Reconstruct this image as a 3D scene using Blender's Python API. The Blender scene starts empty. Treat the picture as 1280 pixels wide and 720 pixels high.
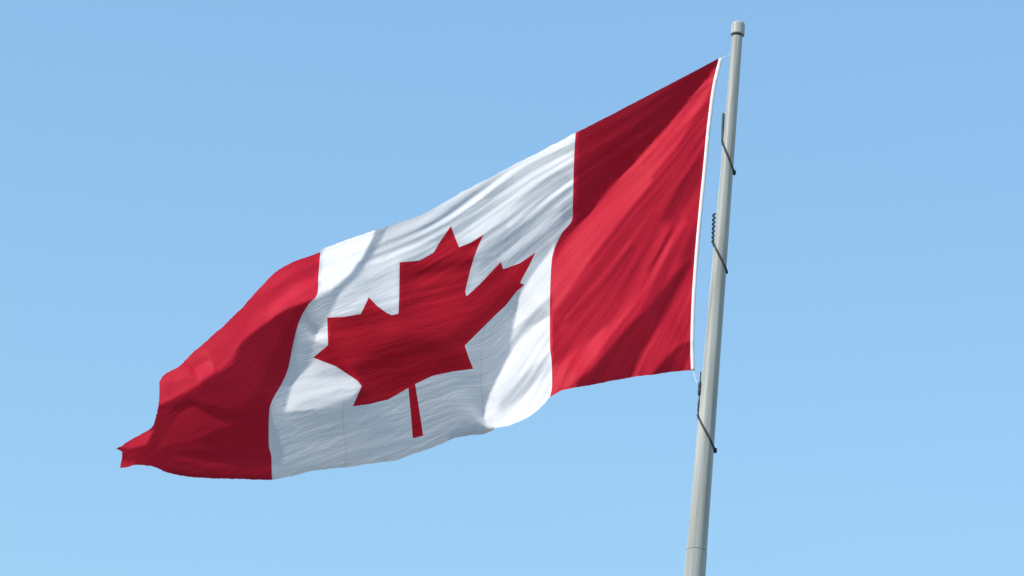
import bpy, bmesh, math, random
import numpy as np
from mathutils import Vector, Matrix
from mathutils.geometry import delaunay_2d_cdt

random.seed(7)
S = bpy.context.scene
C = S.collection

# ------------------------------------------------------------------ camera
PW, PH = 1280.0, 720.0
DIST, MPP = 62.0, 0.0115            # distance to the flag, metres per photo pixel there
FPX = DIST / MPP
PITCH = math.radians(23.0)
CAM = Vector((0.0, 0.0, 1.7))
F = Vector((0, math.cos(PITCH), math.sin(PITCH)))
R0 = Vector((1, 0, 0))
U0 = Vector((0, -math.sin(PITCH), math.cos(PITCH)))


def pole_x(y):                       # axis of the pole in the photo
    return 920.6 - (y - 60.0) * 0.0791


def basis(phi):
    return R0 * math.cos(phi) + U0 * math.sin(phi), U0 * math.cos(phi) - R0 * math.sin(phi)


def ray_with(R, U, x, y):
    return F + R * ((x - PW / 2) / FPX) - U * ((y - PH / 2) / FPX)


def lean(phi):                       # 0 when the pole's axis is truly vertical
    R, U = basis(phi)
    return ray_with(R, U, pole_x(60), 60).cross(ray_with(R, U, pole_x(700), 700)).z


lo, hi = math.radians(-12), math.radians(12)
for _ in range(60):
    mid = 0.5 * (lo + hi)
    if lean(lo) * lean(mid) <= 0:
        hi = mid
    else:
        lo = mid
R, U = basis(0.5 * (lo + hi))


def at(x, y, h=0.0):
    """photo position and relief h (photo pixels towards the viewer) -> world point"""
    return CAM + ray_with(R, U, x, y) * (DIST - h * MPP)


cam = bpy.data.cameras.new("camera")
cam.sensor_fit = 'HORIZONTAL'
cam.sensor_width = 36.0
cam.lens = FPX * 36.0 / PW
cam.clip_start, cam.clip_end = 0.5, 8000.0
camo = bpy.data.objects.new("camera", cam)
C.objects.link(camo)
M = Matrix((R, U, -F)).transposed().to_4x4()
M.translation = CAM
camo.matrix_world = M
S.camera = camo

# ------------------------------------------------------------- sky and sun
SUN_EL = math.radians(35.0)
SUN_AZ = math.radians(-118.0)        # from +Y (the view) towards +X: left and behind the viewer
SUN = Vector((math.sin(SUN_AZ) * math.cos(SUN_EL), math.cos(SUN_AZ) * math.cos(SUN_EL), math.sin(SUN_EL)))
world = bpy.data.worlds.new("World")
S.world = world
world.use_nodes = True
nt = world.node_tree
bg = nt.nodes["Background"]
sky = nt.nodes.new("ShaderNodeTexSky")
sky.sky_type = 'NISHITA'
sky.sun_disc = False
sky.sun_elevation = SUN_EL
sky.sun_rotation = SUN_AZ
sky.altitude = 0.0
sky.air_density = 2.1
sky.dust_density = 0.0
sky.ozone_density = 8.0
nt.links.new(sky.outputs[0], bg.inputs[0])
bg.inputs[1].default_value = 0.15
sl = bpy.data.lights.new("sun", 'SUN')
sl.energy = 3.8
sl.angle = math.radians(0.53)
sl.color = (1.0, 0.945, 0.86)
so = bpy.data.objects.new("sun", sl)
C.objects.link(so)
so.rotation_euler = SUN.to_track_quat('Z', 'Y').to_euler()
so.location = (-30, -20, 40)

S.view_settings.view_transform = 'Standard'
S.view_settings.look = 'None'
S.view_settings.exposure = 0.48
S.view_settings.gamma = 1.0
S.view_settings.use_curve_mapping = False


# ---------------------------------------------------------------- helpers
def node_mat(name):
    m = bpy.data.materials.new(name)
    m.use_nodes = True
    t = m.node_tree
    t.nodes.clear()
    out = t.nodes.new("ShaderNodeOutputMaterial")
    return m, t, out


def N(t, kind, **kw):
    n = t.nodes.new(kind)
    for k, v in kw.items():
        if k.startswith("i_"):
            n.inputs[k[2:].replace("_", " ")].default_value = v
        else:
            setattr(n, k, v)
    return n


def mathn(t, op, a, b=None, clamp=False):
    n = t.nodes.new("ShaderNodeMath")
    n.operation = op
    n.use_clamp = clamp
    for i, v in enumerate((a, b)):
        if v is None:
            continue
        if isinstance(v, (int, float)):
            n.inputs[i].default_value = v
        else:
            t.links.new(v, n.inputs[i])
    return n.outputs[0]


def mixc(t, fac, a, b):
    n = t.nodes.new("ShaderNodeMix")
    n.data_type = 'RGBA'
    if isinstance(fac, (int, float)):
        n.inputs[0].default_value = fac
    else:
        t.links.new(fac, n.inputs[0])
    for i, v in ((6, a), (7, b)):
        if isinstance(v, tuple):
            n.inputs[i].default_value = v
        else:
            t.links.new(v, n.inputs[i])
    return n.outputs[2]


def cloth(name, col, col2, trans, through, seams=(), hem=True, crinkle=0.15):
    """woven nylon: diffuse both sides, some light comes through; seams and hems are
    stitched double cloth, so they are a little duller and let less light through"""
    m, t, out = node_mat(name)
    uv = N(t, "ShaderNodeUVMap", uv_map="cloth")
    sep = N(t, "ShaderNodeSeparateXYZ")
    t.links.new(uv.outputs[0], sep.inputs[0])
    u, v = sep.outputs[0], sep.outputs[1]
    tc = N(t, "ShaderNodeTexCoord")
    blot = N(t, "ShaderNodeTexNoise", i_Scale=1.3, i_Detail=5.0, i_Roughness=0.6)
    t.links.new(tc.outputs["Object"], blot.inputs["Vector"])
    c = mixc(t, blot.outputs[0], col, col2)
    dbl = None
    for su in seams:                                   # stitched joins between cloth widths
        d = mathn(t, 'ABSOLUTE', mathn(t, 'SUBTRACT', u, su))
        s = mathn(t, 'LESS_THAN', d, 0.0032)
        dbl = s if dbl is None else mathn(t, 'MAXIMUM', dbl, s)
    if hem:
        e = mathn(t, 'MINIMUM', v, mathn(t, 'SUBTRACT', 1.0, v))
        s = mathn(t, 'LESS_THAN', e, 0.018)
        dbl = s if dbl is None else mathn(t, 'MAXIMUM', dbl, s)
    if dbl is not None:
        dk = (col[0] * 0.88, col[1] * 0.88, col[2] * 0.88, 1)
        c = mixc(t, dbl, c, dk)
    # crinkle: short creases running with the cloth's pull, and the weave's grain
    pl = N(t, "ShaderNodeUVMap", uv_map="pull")
    mp = N(t, "ShaderNodeMapping")
    mp.inputs["Scale"].default_value = (9.0, 1.3, 1.0)
    t.links.new(pl.outputs[0], mp.inputs[0])
    cr = N(t, "ShaderNodeTexNoise", i_Scale=2.2, i_Detail=5.0, i_Roughness=0.6, i_Distortion=0.3)
    t.links.new(mp.outputs[0], cr.inputs["Vector"])
    gr = N(t, "ShaderNodeTexNoise", i_Scale=38.0, i_Detail=3.0, i_Roughness=0.6)
    t.links.new(tc.outputs["Object"], gr.inputs["Vector"])
    hgt = mathn(t, 'ADD', mathn(t, 'MULTIPLY', cr.outputs[0], 0.8), mathn(t, 'MULTIPLY', gr.outputs[0], 0.06))
    if dbl is not None:
        hgt = mathn(t, 'ADD', hgt, mathn(t, 'MULTIPLY', dbl, 0.12))
    bp = N(t, "ShaderNodeBump", i_Strength=crinkle, i_Distance=0.05)
    t.links.new(hgt, bp.inputs["Height"])
    p = N(t, "ShaderNodeBsdfPrincipled")
    t.links.new(c, p.inputs["Base Color"])
    p.inputs["Roughness"].default_value = 0.62
    p.inputs["Specular IOR Level"].default_value = 0.12
    p.inputs["Sheen Weight"].default_value = 0.03
    p.inputs["Sheen Roughness"].default_value = 0.5
    t.links.new(bp.outputs[0], p.inputs["Normal"])
    tr = N(t, "ShaderNodeBsdfTranslucent")
    tr.inputs[0].default_value = through
    t.links.new(bp.outputs[0], tr.inputs["Normal"])
    mx = N(t, "ShaderNodeMixShader")
    if dbl is not None:
        t.links.new(mathn(t, 'SUBTRACT', trans, mathn(t, 'MULTIPLY', dbl, trans * 0.55)), mx.inputs[0])
    else:
        mx.inputs[0].default_value = trans
    t.links.new(p.outputs[0], mx.inputs[1])
    t.links.new(tr.outputs[0], mx.inputs[2])
    t.links.new(mx.outputs[0], out.inputs[0])
    return m


def metal(name, col, col2, rough, metallic=0.0, streak=True):
    m, t, out = node_mat(name)
    tc = N(t, "ShaderNodeTexCoord")
    mp = N(t, "ShaderNodeMapping")
    mp.inputs["Scale"].default_value = (9.0, 9.0, 0.35) if streak else (14, 14, 14)
    t.links.new(tc.outputs["Object"], mp.inputs[0])
    n = N(t, "ShaderNodeTexNoise", i_Scale=1.6, i_Detail=6.0, i_Roughness=0.65)
    t.links.new(mp.outputs[0], n.inputs["Vector"])
    rmp = N(t, "ShaderNodeValToRGB")
    rmp.color_ramp.elements[0].position, rmp.color_ramp.elements[1].position = 0.35, 0.72
    rmp.color_ramp.elements[0].color, rmp.color_ramp.elements[1].color = col, col2
    t.links.new(n.outputs[0], rmp.inputs[0])
    p = N(t, "ShaderNodeBsdfPrincipled")
    t.links.new(rmp.outputs[0], p.inputs["Base Color"])
    p.inputs["Roughness"].default_value = rough
    if "Diffuse Roughness" in p.inputs:
        p.inputs["Diffuse Roughness"].default_value = 1.0
    p.inputs["Specular IOR Level"].default_value = 0.3
    p.inputs["Metallic"].default_value = metallic
    bp = N(t, "ShaderNodeBump", i_Strength=0.12, i_Distance=0.01)
    t.links.new(n.outputs[0], bp.inputs["Height"])
    t.links.new(bp.outputs[0], p.inputs["Normal"])
    t.links.new(p.outputs[0], out.inputs[0])
    return m


def link_mesh(name, verts, faces, mat, parent=None, smooth=True, origin=(0, 0, 0)):
    me = bpy.data.meshes.new(name)
    o = Vector(origin)
    me.from_pydata([tuple(Vector(v) - o) for v in verts], [], faces)
    me.update()
    me.materials.append(mat)
    if smooth:
        me.polygons.foreach_set("use_smooth", [True] * len(me.polygons))
    ob = bpy.data.objects.new(name, me)
    C.objects.link(ob)
    ob.parent = parent
    if parent is None:
        ob.location = o
    return ob


def thing(name, label, cat, loc, group=None):
    e = bpy.data.objects.new(name, None)
    e.empty_display_size = 0.3
    C.objects.link(e)
    e.location = loc
    e["label"], e["category"] = label, cat
    if group:
        e["group"] = group
    return e


def lathe(profile, seg=48):
    """profile: list of (radius, z) from bottom to top -> verts, faces round the z axis"""
    vs, fs = [], []
    for r, z in profile:
        for k in range(seg):
            a = 2 * math.pi * k / seg
            vs.append((r * math.cos(a), r * math.sin(a), z))
    n = len(profile)
    for i in range(n - 1):
        for k in range(seg):
            k2 = (k + 1) % seg
            fs.append((i * seg + k, i * seg + k2, (i + 1) * seg + k2, (i + 1) * seg + k))
    b0 = len(vs)                     # end discs on vertices of their own, so the wall shades straight
    for i in (0, n - 1):
        vs.extend(vs[i * seg:(i + 1) * seg])
    fs.append(tuple(b0 + k for k in reversed(range(seg))))
    fs.append(tuple(b0 + seg + k for k in range(seg)))
    return vs, fs


def tube(points, radius, seg=10, closed=False):
    """sweep of a round section along points (radius: number or one per point)"""
    P = [Vector(p) for p in points]
    n = len(P)
    rad = radius if isinstance(radius, (list, tuple)) else [radius] * n
    vs, fs = [], []
    up = None
    for i in range(n):
        if closed:
            tg = P[(i + 1) % n] - P[i - 1]
        else:
            tg = P[min(i + 1, n - 1)] - P[max(i - 1, 0)]
        tg.normalize()
        if up is None:
            up = tg.orthogonal().normalized()
        up = (up - tg * up.dot(tg)).normalized()
        sd = tg.cross(up)
        for k in range(seg):
            a = 2 * math.pi * k / seg
            vs.append(P[i] + (up * math.cos(a) + sd * math.sin(a)) * rad[i])
    for i in range(n if closed else n - 1):
        j = (i + 1) % n
        for k in range(seg):
            k2 = (k + 1) % seg
            fs.append((i * seg + k, i * seg + k2, j * seg + k2, j * seg + k))
    if not closed:
        fs.append(tuple(reversed(range(seg))))
        fs.append(tuple((n - 1) * seg + k for k in range(seg)))
    return vs, fs


# ---------------------------------------------------------------- ground
mg, t, out = node_mat("grey_paving")
tc = N(t, "ShaderNodeTexCoord")
n1 = N(t, "ShaderNodeTexNoise", i_Scale=0.35, i_Detail=8.0, i_Roughness=0.65)
t.links.new(tc.outputs["Object"], n1.inputs["Vector"])
p = N(t, "ShaderNodeBsdfPrincipled")
t.links.new(mixc(t, n1.outputs[0], (0.07, 0.075, 0.085, 1), (0.11, 0.115, 0.125, 1)), p.inputs["Base Color"])
p.inputs["Roughness"].default_value = 0.9
t.links.new(p.outputs[0], out.inputs[0])
G = 4000.0
gd = link_mesh("ground", [(-G, -G, 0), (G, -G, 0), (G, G, 0), (-G, G, 0)], [(0, 1, 2, 3)], mg, smooth=False)
gd["kind"] = "structure"

# ---------------------------------------------------------------- flagpole
m_pole = metal("weathered_white_paint", (0.36, 0.37, 0.34, 1), (0.60, 0.605, 0.57, 1), 0.48)
m_cap = metal("cap_paint", (0.46, 0.475, 0.44, 1), (0.56, 0.57, 0.53, 1), 0.48, streak=False)
m_dark = metal("dark_joint", (0.05, 0.05, 0.05, 1), (0.09, 0.09, 0.085, 1), 0.7, streak=False)

# the axis: vertical line in the plane the photo fixes, at the flag's distance
pA = CAM + ray_with(R, U, pole_x(360), 360) * DIST
AX, AY = pA.x, pA.y


def pole_pt(y):
    """height and distance of the axis where it stands at photo row y"""
    r = ray_with(R, U, pole_x(y), y)
    k = (AX * r.x + AY * r.y) / (r.x ** 2 + r.y ** 2)
    return CAM.z + r.z * k, k


def pole_h(y):                       # relief of the pole's axis, in pixels
    return (DIST - pole_pt(y)[1]) / MPP


def pole_r(y):                       # half width in metres
    w = 13.4 + (y - 60.0) * (26.0 - 13.4) / 640.0
    return 0.5 * w * pole_pt(y)[1] / FPX


z_joint, z_top = pole_pt(689)[0], pole_pt(46)[0]
pole = thing("flagpole", "tall white tapered metal flagpole with a rounded cap, standing right of the flag",
             "flagpole", (AX, AY, 0))
rj, rt = pole_r(689), pole_r(46)
prof = [(rj - 0.0020, z_joint + 0.004), (rj - 0.0015, z_joint + 0.0055)]
for i in range(41):
    f = i / 40
    prof.append((rj + (rt - rj) * f - 0.0015, z_joint + 0.006 + (z_top - z_joint - 0.006) * f))
v, f_ = lathe(prof)
link_mesh("upper_shaft", v, f_, m_pole, pole)
prof = [(0.42, 0.0), (0.42, 0.05), (0.40, 0.06)]
for i in range(31):
    f = i / 30
    prof.append((0.39 + (rj + 0.003 - 0.39) * f, 0.07 + (z_joint - 0.09) * f))
prof += [(rj + 0.003, z_joint - 0.010), (rj + 0.002, z_joint - 0.006), (rj + 0.0015, z_joint - 0.0055)]
v, f_ = lathe(prof)
link_mesh("lower_shaft", v, f_, m_pole, pole)
v, f_ = lathe([(rj - 0.006, z_joint - 0.0065), (rj - 0.006, z_joint + 0.005)])
link_mesh("joint_gasket", v, f_, m_dark, pole)
zc0, zc1 = pole_pt(44.0)[0], pole_pt(28.0)[0]
rc = 0.5 * 17.6 * MPP
v, f_ = lathe([(rt * 0.72, z_top - 0.02), (rt * 0.72, zc0 + 0.004)])
link_mesh("cap_neck", v, f_, m_dark, pole)
hc = zc1 - zc0
prof = [(rt * 0.6, zc0 + 0.012), (rc * 0.98, zc0), (rc * 1.04, zc0 + 0.012), (rc, zc0 + 0.03), (rc, zc0 + hc * 0.62)]
for i in range(1, 9):
    a = i / 8 * math.pi / 2
    prof.append((rc * (0.80 + 0.20 * math.cos(a)) if i < 8 else rc * 0.72, zc0 + hc * (0.62 + 0.33 * math.sin(a))))
prof += [(rc * 0.45, zc1), (rc * 0.1, zc1 + 0.004)]
v, f_ = lathe(prof)
link_mesh("cap", v, f_, m_cap, pole)

# ---------------------------------------------------------------- flag: relief
TOP_HOIST = [(898.5, 73), (850, 98.5), (800, 124.5), (760, 145.5), (719.5, 166)]
TOP_FIELD = [(719.5, 166), (680, 187), (635, 210), (585, 236), (552, 255), (520, 271), (470, 287.5), (455, 292),
             (407, 310), (400.5, 315)]
TOP_FLY = [(400.5, 315), (375, 324), (352, 335), (337, 347), (315, 371), (290, 397), (265, 420), (240, 442),
           (223, 458.5), (209, 465.5), (202, 471.5)]
FLY_EDGE = [(202, 471.5), (198.8, 479), (199, 491), (198, 507), (194, 524), (189, 535), (172, 545), (160, 552), (151, 558), (145.5, 561), (151, 563.5),
            (152.5, 569), (150, 585)]
BOT_FLY = [(150, 585), (158, 584), (172, 581), (190, 583), (207, 590), (232, 595.5), (265, 598), (305, 599), (340, 600)]
BOT_FIELD = [(340, 600), (370, 594), (400, 587), (440, 583.5), (460, 580), (490, 576), (510, 570), (540, 560),
             (572, 546.5), (608, 542), (622, 534.5), (640, 530.5), (670, 515), (687.5, 496)]
BOT_HOIST = [(687.5, 496), (707, 487), (745, 480), (785, 472.5), (820, 467.5), (845, 464.5), (864, 463)]
SEAM_HOIST = [(719.5, 166), (718, 190), (717, 215), (716, 255), (714.5, 276), (702, 292), (692, 314), (689, 334),
              (687.5, 372), (687.5, 430), (689.5, 452), (690, 482), (687.5, 496)]
SEAM_FLY = [(400.5, 315), (398, 345), (396.5, 368), (386, 380), (376, 397), (370, 415), (365, 437), (360, 461),
            (352, 480), (341, 499), (336.5, 516), (336, 556), (339, 570), (340, 600)]
HEAD = [(901, 73), (892.5, 110), (886, 160), (881.5, 207), (876, 262), (872, 305), (868, 360), (866.3, 397),
        (865.5, 435), (866.3, 463)]
LEAF = [(563.7, 282.5), (569, 297), (574, 309), (589, 303), (604.5, 293), (599, 305), (593, 320), (587, 341), (581.5, 364),
        (583, 370.5), (600, 355), (613, 341), (626, 327.5), (629, 336.5), (650, 329), (669.5, 315.5), (661, 333), (650, 353.5),
        (655.5, 356), (646, 364), (632, 382), (617, 396), (597, 416), (581, 432), (584.5, 443), (591.5, 461),
        (565, 464.5), (540, 470), (519, 480), (524, 512), (529, 544.5), (516, 548), (513.5, 517), (510.5, 485),
        (485, 499.5), (462, 505), (441, 508), (447, 494), (452, 482.5), (447, 476), (420, 458), (391.5, 447), (410, 431.5),
        (409, 397), (430, 396), (451, 392.5), (461, 371.5), (471, 382), (483, 391), (490, 394), (498, 392), (499, 370), (499.5, 328),
        (525, 325.5), (542, 316), (550, 302)]


def dense(poly, step=3.0, closed=False, curve=True, wob=0.0, flut=0.0):
    """resample; curve=True draws a Catmull-Rom curve through the points"""
    P = [np.array(p, float) for p in poly]
    out = []
    n = len(P)
    rng = n if closed else n - 1
    for i in range(rng):
        a, b = P[i], P[(i + 1) % n]
        p0 = P[i - 1] if (i > 0 or closed) else 2 * a - b
        p3 = P[(i + 2) % n] if (i + 2 < n or closed) else 2 * b - a
        k = max(1, int(round(np.linalg.norm(b - a) / step)))
        for j in range(k):
            f = j / k
            if curve:
                q = 0.5 * (2 * a + (b - p0) * f + (2 * p0 - 5 * a + 4 * b - p3) * f * f + (3 * a - p0 - 3 * b + p3) * f ** 3)
            else:
                q = a + (b - a) * f
            if wob and j:
                q = q + np.array((random.uniform(-wob, wob), random.uniform(-wob, wob)))
            if flut:                         # the edge's small flutter
                tv = (b - a) / max(np.linalg.norm(b - a), 1e-6)
                ph = q[0] * 0.21
                q = q + np.array((-tv[1], tv[0])) * flut * (math.sin(ph + 1.7 * math.sin(q[0] * 0.043)) * math.sin(q[0] * 0.031 + 2.0) + 0.6 * math.sin(0.37 * ph + 1.0)) * min(1, (i + f) * 1.5, (rng - i - f) * 1.5)
            out.append((float(q[0]), float(q[1])))
    if not closed:
        out.append(tuple(map(float, P[-1])))
    return out


GX0, GY0, GS = 132.0, 54.0, 1.5
NX, NY = 520, 374
gx, gy = np.meshgrid(GX0 + GS * np.arange(NX), GY0 + GS * np.arange(NY))


def inside(poly, X, Y):
    r = np.zeros(X.shape, bool)
    n = len(poly)
    for i in range(n):
        x1, y1 = poly[i]
        x2, y2 = poly[i - 1]
        if y1 == y2:
            continue
        c = ((y1 > Y) != (y2 > Y)) & (X < (x2 - x1) * (Y - y1) / (y2 - y1) + x1)
        r ^= c
    return r


def blur(a, sig):
    if sig <= 0.05:
        return a
    k = max(1, int(math.ceil(3 * sig)))
    w = np.exp(-0.5 * (np.arange(-k, k + 1) / sig) ** 2)
    w /= w.sum()
    b = np.pad(a, ((k, k), (0, 0)), mode='edge')
    b = sum(w[i] * b[i:i + a.shape[0]] for i in range(2 * k + 1))
    b = np.pad(b, ((0, 0), (k, k)), mode='edge')
    return sum(w[i] * b[:, i:i + a.shape[1]] for i in range(2 * k + 1))


# How far each patch of cloth turns to the sun (cosine of the angle of incidence), patch by patch;
# the relief below is the smooth surface whose slopes turn it that far.
BASE_FACING = 0.22
FACING = [
    # hoist band
    ([(905, 60), (715, 160), (684, 330), (684, 500), (870, 470), (890, 150)], .40, 1),
    ([(905, 60), (715, 155), (712, 292), (735, 268), (762, 236), (800, 196), (832, 160), (898, 80)], .06, 0.5),
    ([(880, 75), (715, 158), (713, 215), (780, 165)], .14, 5.1),
    ([(898, 80), (832, 160), (800, 196), (762, 236), (735, 268), (712, 293), (690, 330), (686, 395), (705, 372), (740, 320),
      (770, 280), (800, 245), (845, 185), (892, 105)], .70, 1),
    ([(878, 190), (850, 225), (826, 275), (838, 280), (862, 250), (877, 228)], .16, 2.6),
    ([(787, 299), (745, 350), (703, 398), (705, 400), (748, 353), (789, 302)], .60, .8),
    ([(789, 303), (749, 354), (708, 401), (711, 404), (754, 358), (793, 307)], .24, 1.2),
    ([(838, 286), (820, 318), (806, 338), (809, 340), (824, 321), (842, 288)], .20, 1),
    ([(884, 100), (846, 152), (800, 205), (803, 207), (849, 155), (886, 103)], .50, 1),
    ([(886, 128), (852, 176), (812, 222), (816, 225), (856, 180), (888, 133)], .36, 1.4),
    ([(876, 268), (858, 296), (842, 326), (856, 330), (872, 312)], .22, 4),
    ([(852, 275), (826, 318), (799, 364), (802, 366), (829, 319), (855, 276)], .72, .8),
    ([(856, 272), (830, 312), (806, 352), (770, 398), (735, 432), (700, 462), (686, 492), (700, 488), (722, 472), (772, 408),
      (804, 368), (834, 318), (860, 278)], .62, 1),
    ([(760, 405), (716, 440), (686, 462), (686, 494), (712, 482), (745, 445)], .72, 2.6),
    ([(868, 318), (856, 328), (842, 342), (815, 378), (780, 412), (738, 462), (722, 474), (716, 490), (786, 476), (800, 440),
      (822, 406), (846, 362), (864, 334)], .09, 1.6),
    ([(868, 340), (852, 366), (826, 408), (802, 444), (788, 474), (812, 470), (838, 446), (868, 420)], .50, 1),
    ([(868, 424), (850, 430), (838, 440), (812, 470), (852, 468), (860, 445)], .10, 1),
    # white field, upper part
    ([(720, 158), (560, 240), (470, 280), (400, 305), (396, 372), (420, 372), (500, 400), (560, 380), (640, 350), (690, 322),
      (716, 285)], .40, 2.6),
    ([(716, 215), (660, 250), (600, 300), (590, 350), (640, 335), (690, 318), (717, 285)], .20, 5.1),
    ([(722, 160), (640, 203), (540, 252), (545, 262), (640, 215), (720, 176)], .56, 0.66),
    ([(720, 176), (660, 208), (600, 243), (610, 250), (665, 222), (718, 190)], .30, 0.66),
    ([(717, 190), (650, 228), (580, 284), (590, 290), (655, 245), (716, 212)], .46, 1),
    ([(717, 218), (680, 240), (630, 280), (636, 286), (686, 248), (717, 228)], .40, 0.66),
    ([(700, 262), (660, 290), (620, 325), (630, 326), (665, 302), (702, 274)], .34, 0.66),
    ([(470, 284), (440, 292), (400, 308), (394, 366), (412, 362), (436, 342), (455, 318)], .85, 0.84),
    ([(484, 284), (470, 288), (455, 318), (436, 344), (414, 364), (396, 373), (376, 398), (362, 440), (341, 500), (336, 540),
      (345, 548), (358, 512), (364, 478), (384, 458), (392, 430), (398, 415), (412, 392), (424, 366), (446, 345), (466, 318)], .12, 0.66),
    ([(492, 326), (470, 322), (448, 346), (426, 366), (414, 388), (408, 400), (450, 394), (462, 370), (486, 392), (499, 390),
      (499, 330)], .54, 1),
    ([(545, 300), (500, 310), (455, 340), (462, 348), (500, 326), (545, 312)], .60, 1),
    ([(412, 402), (394, 416), (394, 426), (410, 430)], .58, 0.66),
    # leaf
    ([(499, 330), (560, 300), (605, 300), (583, 370), (626, 330), (668, 318), (650, 355), (580, 432), (540, 440), (440, 420), (412, 434),
      (410, 398), (462, 384), (498, 392)], .22, 2.6),
    ([(500, 338), (560, 325), (592, 322), (586, 342), (540, 348), (500, 356)], .15, 3.2),
    ([(540, 372), (582, 360), (580, 385), (540, 405), (480, 415), (480, 400)], .27, 4.5),
    ([(655, 345), (600, 385), (560, 420), (580, 432), (640, 372)], .11, 3.8),
    ([(440, 455), (500, 420), (575, 430), (592, 462), (520, 480), (442, 508)], .09, 4.5),
    # white field, lower part
    ([(396, 446), (384, 460), (364, 480), (356, 514), (400, 510), (440, 494), (452, 483), (440, 468), (415, 455)], .55, 0.84),
    ([(452, 484), (420, 486), (380, 500), (362, 512), (400, 509), (440, 495)], .38, 0.66),
    ([(336, 520), (358, 514), (400, 510), (442, 498), (512, 486), (592, 462), (582, 432), (650, 356), (672, 340), (640, 400),
      (640, 440), (612, 495), (604, 545), (500, 600), (336, 610)], .115, 0.84),
    ([(692, 306), (668, 338), (648, 370), (641, 412), (658, 398), (690, 368)], .72, 0.84),
    ([(690, 368), (658, 398), (640, 414), (636, 440), (662, 412), (690, 394)], .36, 1),
    ([(690, 392), (662, 410), (640, 438), (622, 472), (608, 502), (604, 524), (614, 536), (642, 534), (690, 505)], .84, 0.53),
    ([(686, 440), (650, 470), (622, 500), (624, 516), (655, 494), (688, 462)], .48, 2.6),
    ([(606, 524), (612, 536), (645, 530), (640, 545), (600, 556), (560, 560), (560, 540)], .06, 0.66),
    # fly band
    ([(397, 372), (352, 388), (318, 412), (296, 432), (290, 455), (262, 472), (230, 492), (196, 505), (185, 540), (140, 560),
      (140, 595), (340, 610), (336, 520), (360, 460)], .10, 0.96),
    ([(397, 372), (376, 396), (364, 440), (340, 500), (332, 520), (300, 520), (330, 470), (350, 420), (370, 385)], .05, 4),
    ([(215, 505), (240, 498), (290, 512), (336, 512), (336, 522), (290, 524), (262, 523), (238, 506), (218, 514)], .02, 1.5),
    ([(336, 524), (296, 530), (262, 540), (246, 552), (290, 556), (336, 560)], .03, 3.2),
    ([(210, 568), (250, 574), (300, 577), (338, 577), (338, 584), (260, 583)], .16, 1.5),
    ([(196, 566), (222, 566), (250, 572), (300, 575), (338, 574), (338, 566), (250, 562)], .04, 1.2),
    ([(210, 584), (250, 592), (338, 594), (338, 606), (230, 606)], .03, 0.9),
    ([(404, 310), (370, 320), (335, 342), (190, 468), (194, 508), (216, 498), (262, 470), (286, 452), (298, 430), (322, 410),
      (356, 386), (398, 370)], .62, 0.72),
    ([(310, 400), (250, 448), (205, 478), (200, 500), (230, 488), (262, 468), (290, 448)], .52, 3.2),
    ([(262, 448), (238, 462), (248, 474), (268, 464)], .74, 0.84),
    ([(236, 446), (214, 462), (206, 474), (222, 476), (236, 468), (240, 456)], .66, 0.96),
    ([(392, 322), (350, 352), (300, 402), (308, 408), (356, 360), (396, 336)], .54, 2.4),
    ([(397, 344), (372, 352), (330, 392), (342, 392), (376, 366), (397, 356)], .76, 1.2),
    ([(240, 503), (226, 515), (204, 546), (196, 560), (245, 548), (300, 524), (268, 522)], .17, 1),
    ([(192, 536), (172, 543), (148, 558), (164, 560), (182, 556)], .45, 0.66),
    ([(150, 562), (190, 556), (200, 572), (180, 582), (150, 588)], .12, 1),
    ([(150, 575), (168, 577), (166, 586), (148, 588)], .34, 0.66),
]
E = np.full(gx.shape, BASE_FACING)
for poly, val, sig in FACING:
    a = blur(inside(poly, gx, gy).astype(float), sig / GS)
    E += (val - E) * a


def vnoise(a, b, seed):
    """smooth 2-D value noise"""
    rs = np.random.RandomState(seed)
    L = rs.rand(512, 512)
    ia, ib = np.floor(a).astype(int), np.floor(b).astype(int)
    fa, fb = a - ia, b - ib
    fa, fb = fa * fa * (3 - 2 * fa), fb * fb * (3 - 2 * fb)
    g = lambda i, j: L[i % 512, j % 512]
    return (g(ia, ib) * (1 - fa) * (1 - fb) + g(ia + 1, ib) * fa * (1 - fb) + g(ia, ib + 1) * (1 - fa) * fb
            + g(ia + 1, ib + 1) * fa * fb) * 2 - 1


def sstep(x):
    x = np.clip(x, 0, 1)
    return x * x * (3 - 2 * x)


def fan(cx, cy, seed, k):
    """pull creases fanning out from a point"""
    r = np.hypot(gx - cx, gy - cy)
    th = np.arctan2(gy - cy, cx - gx)
    s = r.mean() * th
    w = 10 * vnoise(gx / 90, gy / 90, seed + 9)
    sg = lambda n: np.sign(n) * np.abs(n) ** 0.65
    return (0.6 * vnoise((s + w) / (14 * k), r / 150, seed) + sg(vnoise((s + w) / (6.8 * k), r / 120, seed + 1))
            + sg(vnoise((s + w) / (3.8 * k), r / 90, seed + 2))) / 1.8


topline = np.interp(gx, [150, 200, 240, 290, 350, 400, 470, 552, 720, 900], [560, 473, 440, 397, 336, 316, 287, 255, 166, 72])
dtop = gy - topline
w2 = sstep((dtop - 50) / 70) * sstep((650 - gx) / 90)
creases = fan(990, 20, 11, 1.0) * (1 - w2) + fan(1250, 220, 31, 1.0) * w2
amp = (0.11 + 0.06 * sstep((gx - 690) / 10) + 0.40 * sstep((720 - gx) / 8) * sstep((gx - 480) / 60) * sstep((120 - dtop) / 50)
       + 0.16 * sstep((520 - gx) / 40) * sstep((gx - 385) / 20) * sstep((E - .25) / .1)
       + 0.18 * sstep((gx - 600) / 20) * sstep((690 - gx) / 4) * sstep((gy - 380) / 60) * sstep((E - .25) / .1))
amp *= 1 - 0.6 * sstep((E.max() - E - .62) / .15)          # slack, shaded cloth is calmer
amp *= 1 - 0.30 * sstep((400 - gx) / 30)
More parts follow.
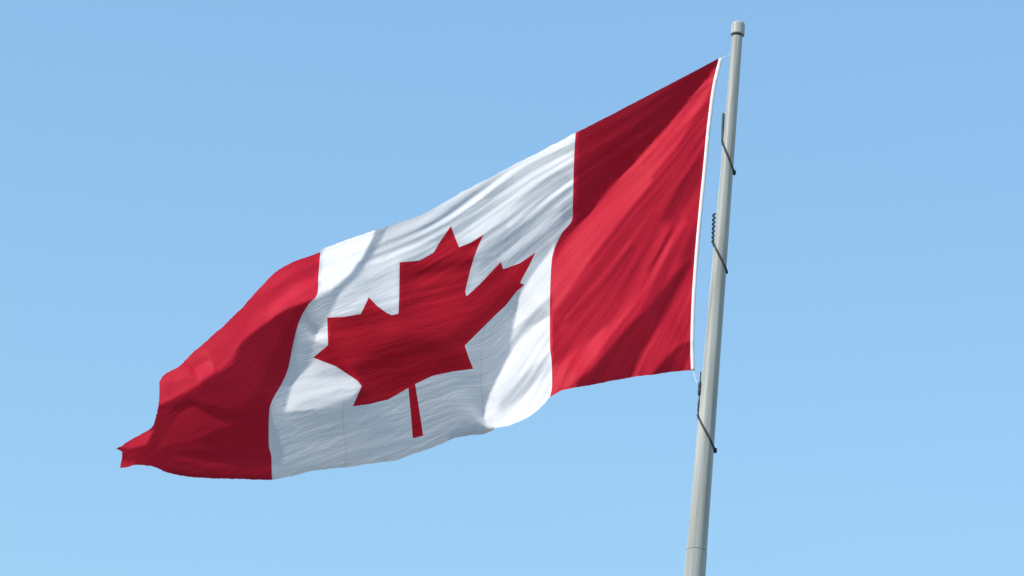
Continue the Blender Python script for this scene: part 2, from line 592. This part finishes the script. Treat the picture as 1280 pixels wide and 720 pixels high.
E = np.where(E < 0.30, E * 1.25 - 0.075, E)             # what turns from the sun turns well away
E = np.clip(E + creases * amp, -0.2, 0.93)

# sun in view axes
Lr, Lu, Lt = SUN.dot(R), SUN.dot(U), -SUN.dot(F)
Lp = math.hypot(Lr, Lu)
pr, pu = Lr / Lp, Lu / Lp            # image direction towards the sun
Zr, Zu, Zt = R.z, U.z, -F.z
gtab = np.linspace(-1.5, 0.9, 600)
qx, qu = pu, -pr                     # image direction across the light
# a vertical sheet recedes upward: slope per pixel in (right, up)
sheet_r, sheet_u = 0.0, Zt / Zu
gq = sheet_r * qx + sheet_u * qu
Etab = (Lt - Lp * gtab) / np.sqrt(1 + gtab ** 2 + gq ** 2)
gp = np.interp(E, Etab[::-1], gtab[::-1])

outline = (dense(TOP_HOIST) + dense(TOP_FIELD) + dense(TOP_FLY) + dense(FLY_EDGE) + dense(BOT_FLY) + dense(BOT_FIELD)
           + dense(BOT_HOIST) + list(reversed(HEAD)))
mask = inside(outline, gx, gy)
W = np.where(blur(mask.astype(float), 2.5) > 0.02, 1.0, 0.004)
# along these creases the cloth folds sharply, one side may step over the other
CREASE = [[(896, 82), (832, 160), (800, 196), (762, 236), (735, 268), (713, 292)],
          [(664, 410), (640, 440), (623, 472), (609, 502), (605, 520), (610, 532), (626, 537)],
          [(690, 310), (667, 339), (648, 370), (642, 408)],
          [(396, 369), (356, 386), (322, 410), (298, 430), (288, 450), (262, 470), (222, 494)],
          [(384, 459), (366, 477), (358, 508)]]
for line in CREASE:
    for x, y in dense(line, step=0.7):
        i_, j_ = int(round((x - GX0) / GS)), int(round((y - GY0) / GS))
        W[j_, i_] = 0.08
LAM, MU = 0.05, 0.006
hoistw = np.where(mask & (np.abs(gx - np.interp(gy, [p[1] for p in HEAD], [p[0] for p in HEAD])) < 7), 0.02, 0.0)
hp = np.interp(gy, [20, 700], [pole_h(20), pole_h(700)])


def dx(h):
    d = np.zeros_like(h)
    d[:, :-1] = (h[:, 1:] - h[:, :-1]) / GS
    return d


def du(h):                            # upwards in the photo
    d = np.zeros_like(h)
    d[:-1] = -(h[1:] - h[:-1]) / GS
    return d


def dxT(d):
    o = np.zeros_like(d)
    o[:, 1:] += d[:, :-1] / GS
    o[:, :-1] -= d[:, :-1] / GS
    return o


def duT(d):
    o = np.zeros_like(d)
    o[1:] -= d[:-1] / GS
    o[:-1] += d[:-1] / GS
    return o


def lap(h):
    o = np.zeros_like(h)
    o[1:-1, 1:-1] = 4 * h[1:-1, 1:-1] - h[2:, 1:-1] - h[:-2, 1:-1] - h[1:-1, 2:] - h[1:-1, :-2]
    return o


def lapT(d):
    c = np.zeros_like(d)
    c[1:-1, 1:-1] = d[1:-1, 1:-1]
    o = 4 * c
    o[2:] -= c[1:-1]
    o[:-2] -= c[1:-1]
    o[:, 2:] -= c[:, 1:-1]
    o[:, :-2] -= c[:, 1:-1]
    return o


def Aop(h):
    a, b = dx(h), du(h)
    P = W * (pr * a + pu * b)
    Q = W * LAM * (qx * a + qu * b)
    return (dxT(pr * P + qx * Q) + duT(pu * P + qu * Q) + MU * lapT(lap(h) * np.minimum(W + .05, 1)) / GS ** 2 + hoistw * h)


rhs = dxT(pr * W * gp + qx * W * LAM * gq) + duT(pu * W * gp + qu * W * LAM * gq) + hoistw * hp
H = hp.copy()
r_ = rhs - Aop(H)
d_ = r_.copy()
rr = (r_ * r_).sum()
for it in range(1800):
    Ad = Aop(d_)
    al = rr / (d_ * Ad).sum()
    H += al * d_
    r_ -= al * Ad
    r2 = (r_ * r_).sum()
    if r2 < 1e-7 * (rhs * rhs).sum():
        break
    d_ = r_ + (r2 / rr) * d_
    rr = r2
res = (pr * dx(H) + pu * du(H) - gp)[mask]
print("relief: its", it, "range", H[mask].min(), H[mask].max(), "slope rms err", float(np.sqrt((res ** 2).mean())))


def relief(x, y):
    fx, fy = (x - GX0) / GS, (y - GY0) / GS
    i, j = min(max(int(fx), 0), NX - 2), min(max(int(fy), 0), NY - 2)
    a, b = fx - i, fy - j
    return float((H[j, i] * (1 - a) + H[j, i + 1] * a) * (1 - b) + (H[j + 1, i] * (1 - a) + H[j + 1, i + 1] * a) * b)


# ---------------------------------------------------------------- flag: cloth panels
t_h, t_f, t_y = dense(TOP_HOIST, wob=.25), dense(TOP_FIELD, wob=.3, flut=.45), dense(TOP_FLY, wob=.35, flut=.35)
b_h, b_f, b_y = dense(BOT_HOIST, wob=.25, flut=.25), dense(BOT_FIELD, wob=.25, flut=.45), dense(BOT_FLY, wob=.35, flut=.3)
fe = dense(FLY_EDGE, wob=.45)
sh, sf = dense(SEAM_HOIST), dense(SEAM_FLY)
hd = dense(HEAD)
hin = [(x - 2.0, y) for x, y in hd]
hin[0], hin[-1] = t_h[0], b_h[-1]
lf = dense(LEAF, closed=True, curve=False)


def edge_fn(pts):
    s = sorted(pts)
    xs, ys = [p[0] for p in s], [p[1] for p in s]
    return lambda x: np.interp(x, xs, ys)


TOPF, BOTF = edge_fn(t_h + t_f + t_y + fe[:-1]), edge_fn(b_h + b_f + b_y)


def side_fn(pts):
    s = sorted(pts, key=lambda p: p[1])
    ys, xs = [p[1] for p in s], [p[0] for p in s]
    v = [(y - ys[0]) / (ys[-1] - ys[0]) for y in ys]
    return lambda q: float(np.interp(q, v, xs))


def panel(name, loop, holes, right, left, mat, parent, step=1.9):
    pts = list(dict.fromkeys((round(x, 4), round(y, 4)) for x, y in loop))
    edges = [(i, (i + 1) % len(pts)) for i in range(len(pts))]
    for h in holes:
        b = len(pts)
        hh = [(round(x, 4), round(y, 4)) for x, y in h]
        pts += hh
        edges += [(b + i, b + (i + 1) % len(hh)) for i in range(len(hh))]
    bx = np.array(pts)
    X, Y = np.meshgrid(np.arange(bx[:, 0].min(), bx[:, 0].max(), step), np.arange(bx[:, 1].min(), bx[:, 1].max(), step * .87))
    X = X + (np.arange(X.shape[0]) % 2)[:, None] * step * .5
    ok = inside(loop, X, Y)
    for h in holes:
        ok &= ~inside(h, X, Y)
    ip = np.stack([X[ok], Y[ok]], 1)
    keep = np.ones(len(ip), bool)
    for k in range(0, len(ip), 400):
        d = np.hypot(ip[k:k + 400, None, 0] - bx[None, :, 0], ip[k:k + 400, None, 1] - bx[None, :, 1]).min(1)
        keep[k:k + 400] = d > step * .6
    pts += [tuple(map(float, q)) for q in ip[keep]]
    vo, _, fo, *_r = delaunay_2d_cdt([Vector(q) for q in pts], edges, [], 0, 1e-4)
    V = np.array([(q.x, q.y) for q in vo])
    T = np.array([f for f in fo if len(f) == 3])
    c = V[T].mean(1)
    ok = inside(loop, c[:, 0], c[:, 1])
    for h in holes:
        ok &= ~inside(h, c[:, 0], c[:, 1])
    T = T[ok]
    used = np.unique(T)
    mp = -np.ones(len(V), int)
    mp[used] = np.arange(len(used))
    V, T = V[used], mp[T]
    w = [at(x, y, relief(x, y)) for x, y in V]
    a, b, c3 = w[T[0][0]], w[T[0][1]], w[T[0][2]]
    if (b - a).cross(c3 - a).dot(F) > 0:
        T = T[:, ::-1]
    ob = link_mesh(name, w, [tuple(map(int, q)) for q in T], mat, parent, origin=parent.location)
    # cloth coordinates: u from hoist to fly, v from bottom to top
    yt, yb = TOPF(V[:, 0]), BOTF(V[:, 0])
    vv = np.clip((yb - V[:, 1]) / np.maximum(yb - yt, 1), 0, 1)
    fr, fl = side_fn(right), side_fn(left)
    uvs = np.array([((fr(1 - q) - x) / max(fr(1 - q) - fl(1 - q), 1), q) for (x, y), q in zip(V, vv)])
    ul = ob.data.uv_layers.new(name="cloth")
    idx = np.empty(len(ob.data.loops), np.int32)
    ob.data.loops.foreach_get("vertex_index", idx)
    ul.data.foreach_set("uv", uvs[idx].astype(np.float32).ravel())
    ul = ob.data.uv_layers.new(name="pull")
    pv = np.array([pull(x, y) for x, y in V])
    ul.data.foreach_set("uv", pv[idx].astype(np.float32).ravel())
    return ob


def pull(x, y):
    """cloth coordinates across and along the pull creases"""
    def one(cx, cy):
        r, th = math.hypot(x - cx, y - cy), math.atan2(y - cy, cx - x)
        r0, t0 = math.hypot(590 - cx, 380 - cy), math.atan2(380 - cy, cx - 590)
        return (th - t0) * r0, r - r0
    a, b = one(990, 20), one(1250, 220)
    w = float(sstep(np.array((y - float(TOPF(x)) - 50) / 70)) * sstep(np.array((650 - x) / 90)))
    return ((a[0] * (1 - w) + b[0] * w) / 100, (a[1] * (1 - w) + b[1] * w) / 100)


RED, RED2 = (0.50, 0.0095, 0.031, 1), (0.45, 0.0075, 0.026, 1)
m_red = cloth("red_nylon", RED, RED2, 0.13, (0.60, 0.004, 0.014, 1), seams=(0.0, 1.0))
m_leaf = cloth("red_leaf_nylon", (0.48, 0.006, 0.022, 1), (0.42, 0.005, 0.018, 1), 0.10, (0.55, 0.004, 0.01, 1), hem=False, crinkle=0.2)
m_white = cloth("white_nylon", (0.68, 0.675, 0.69, 1), (0.64, 0.635, 0.655, 1), 0.22, (0.74, 0.72, 0.77, 1),
                seams=(0.0, 1.0, 0.245, 0.735), crinkle=0.22)
m_head = cloth("white_canvas", (0.80, 0.79, 0.80, 1), (0.74, 0.73, 0.74, 1), 0.06, (0.6, 0.6, 0.6, 1), hem=False)

hoist_pt = at(HEAD[-1][0], HEAD[-1][1], relief(*HEAD[-1]))
flag = thing("flag", "red and white maple leaf flag streaming out left of the white flagpole", "flag", hoist_pt)
panel("red_band", t_h + sh[1:] + b_h[1:] + list(reversed(hin))[1:-1], [], hin, sh, m_red, flag)
panel("white_field", t_f + sf[1:] + b_f[1:] + list(reversed(sh))[1:-1], [lf], sh, sf, m_white, flag)
panel("maple_leaf", lf, [], sh, sf, m_leaf, flag)
panel("red_band", t_y + fe[1:] + b_y[1:] + list(reversed(sf))[1:-1], [], sf, fe, m_red, flag)

# heading: the doubled canvas sleeve along the hoist, a flattened tube
vs, fs = [], []
SEG = 10
for i, (x, y) in enumerate(hd):
    h0 = relief(x - 1.5, y)
    for k in range(SEG):
        a = 2 * math.pi * k / SEG
        vs.append(at(x + 2.5 * math.cos(a), y, h0 + 1.5 * math.sin(a)))
for i in range(len(hd) - 1):
    for k in range(SEG):
        k2 = (k + 1) % SEG
        fs.append((i * SEG + k, (i + 1) * SEG + k, (i + 1) * SEG + k2, i * SEG + k2))
fs.append(tuple(range(SEG)))
fs.append(tuple(reversed([(len(hd) - 1) * SEG + k for k in range(SEG)])))
ho = link_mesh("heading", vs, fs, m_head, flag, origin=flag.location)

# a thin white tail of the heading's rope leaves its lower end, another its upper end
for nm, pa, pb in (("rope_tail", hd[-1], (871.5, 480)), ("rope_tail", hd[0], (914.5, 67))):
    a_, b_ = at(pa[0], pa[1], relief(pa[0] - 1.5, pa[1])), at(pb[0], pb[1], pole_h(pb[1]) + 1.5)
    pts = [a_.lerp(b_, i / 8) + Vector((0, 0, -0.008 * math.sin(math.pi * i / 8))) for i in range(9)]
    v, f_ = tube(pts, 0.0042, seg=8)
    link_mesh(nm, v, f_, m_head, flag, origin=flag.location)

# ---------------------------------------------------------------- slings round the pole
m_cord = metal("black_rubber_cord", (0.025, 0.032, 0.034, 1), (0.055, 0.065, 0.068, 1), 0.55, streak=False)
m_sleeve = metal("grey_green_sleeve", (0.055, 0.10, 0.10, 1), (0.09, 0.14, 0.14, 1), 0.6, streak=False)
m_steel = metal("galvanised_steel", (0.35, 0.37, 0.38, 1), (0.5, 0.52, 0.53, 1), 0.4, 0.8, streak=False)
vx = Vector((R.x, R.y, 0)).normalized()          # horizontal, to the right in the photo
vy = Vector((-vx.y, vx.x, 0))                    # away from the viewer


def loop_pts(y_left, y_right, rc_, sag=0.0, n=96):
    """a slack cord hung round the pole: high on the left, low on the right"""
    pts = []
    for k in range(n):
        a = 2 * math.pi * k / n
        f = (0.5 * (1 + math.cos(a))) ** (0.72 if math.sin(a) < 0 else 1.0)
        yrow = y_left + (y_right - y_left) * f
        rad = pole_r(yrow) + rc_ * 0.9
        pts.append(Vector((AX, AY, pole_pt(yrow)[0])) + vx * (rad * math.cos(a)) + vy * (rad * math.sin(a)))
    return pts


def lead_pts(y0, y1, off, n=14):
    """cord standing up along the pole's left side from row y0 to row y1"""
    pts = []
    for i in range(n):
        f = i / (n - 1)
        y = y0 + (y1 - y0) * f
        o = off[0] + (off[1] - off[0]) * f ** 0.7
        pts.append(Vector((AX, AY, pole_pt(y)[0])) - vx * (pole_r(y) + o * MPP) + vy * (-0.01))
    return pts


GRP = "cords looped round the flagpole"


def sling(label, yl, yr, ytop, rc_, off):
    base = Vector((AX, AY, pole_pt(yr)[0]))
    o = thing("pole_sling", label, "cord", base, GRP)
    pts = loop_pts(yl, yr, rc_, sag=0.012)
    v, f = tube(pts, rc_, closed=True)
    link_mesh("loop", v, f, m_cord, o, origin=base)
    # beads strung on the loop let it slide up the pole
    return o, base, lead_pts(yl + 3, ytop, off)


o, base, L = sling("topmost dark cord round the pole, its straight grey green sleeve beside the flag's upper corner",
                   176, 215, 143, 0.0135, (0.2, 2.4))
v, f = tube(L, 0.021)
link_mesh("sleeve", v, f, m_sleeve, o, origin=base)
k0 = loop_pts(176, 215, 0.016, 0.012)[0]
v, f = tube([k0 + Vector((0, 0, .03)), k0 + Vector((0, 0, -.03))], 0.026)
link_mesh("bead", v, f, m_cord, o, origin=base)

o, base, L = sling("middle dark cord round the pole, with a coiled spring at its upper end",
                   303, 340, 268, 0.014, (0.3, 2.6))
v, f = tube(L, 0.008)
link_mesh("lead", v, f, m_cord, o, origin=base)
coil = []
turns, n = 7, 200
for i in range(n):
    q = i / (n - 1)
    fi = q * (len(L) - 1) * 0.999
    a_, b_ = L[int(fi)], L[min(int(fi) + 1, len(L) - 1)]
    c_ = a_.lerp(b_, fi - int(fi))
    an = q * turns * 2 * math.pi
    rr_ = 0.021
    coil.append(c_ + vx * (rr_ * math.cos(an)) + vy * (rr_ * math.sin(an)))
v, f = tube(coil, 0.0095, seg=8)
link_mesh("spring", v, f, m_cord, o, origin=base)

o, base, L = sling("lowest dark cord round the pole, with a black clip just below the flag's lower corner",
                   519, 562, 466, 0.0135, (0.0, 1.8))
v, f = tube(L, 0.009)
link_mesh("lead", v, f, m_cord, o, origin=base)


def along(L, q):
    fi = q * (len(L) - 1) * 0.9999
    return L[int(fi)].lerp(L[min(int(fi) + 1, len(L) - 1)], fi - int(fi))


cp = [along(L, 0.47 + 0.30 * i / 8) for i in range(9)]
v, f = tube(cp, [0.016, 0.026, 0.028, 0.028, 0.022, 0.028, 0.028, 0.026, 0.016])
link_mesh("clip", v, f, m_cord, o, origin=base)
cp = [along(L, 0.08 + 0.28 * i / 6) for i in range(7)]
v, f = tube(cp, [0.012, 0.018, 0.018, 0.018, 0.018, 0.018, 0.012])
link_mesh("swivel", v, f, m_cord, o, origin=base)
k0 = loop_pts(519, 562, 0.017, 0.012)[0]
v, f = tube([k0 + Vector((0, 0, .03)), k0 + Vector((0, 0, -.03))], 0.028)
link_mesh("bead", v, f, m_cord, o, origin=base)
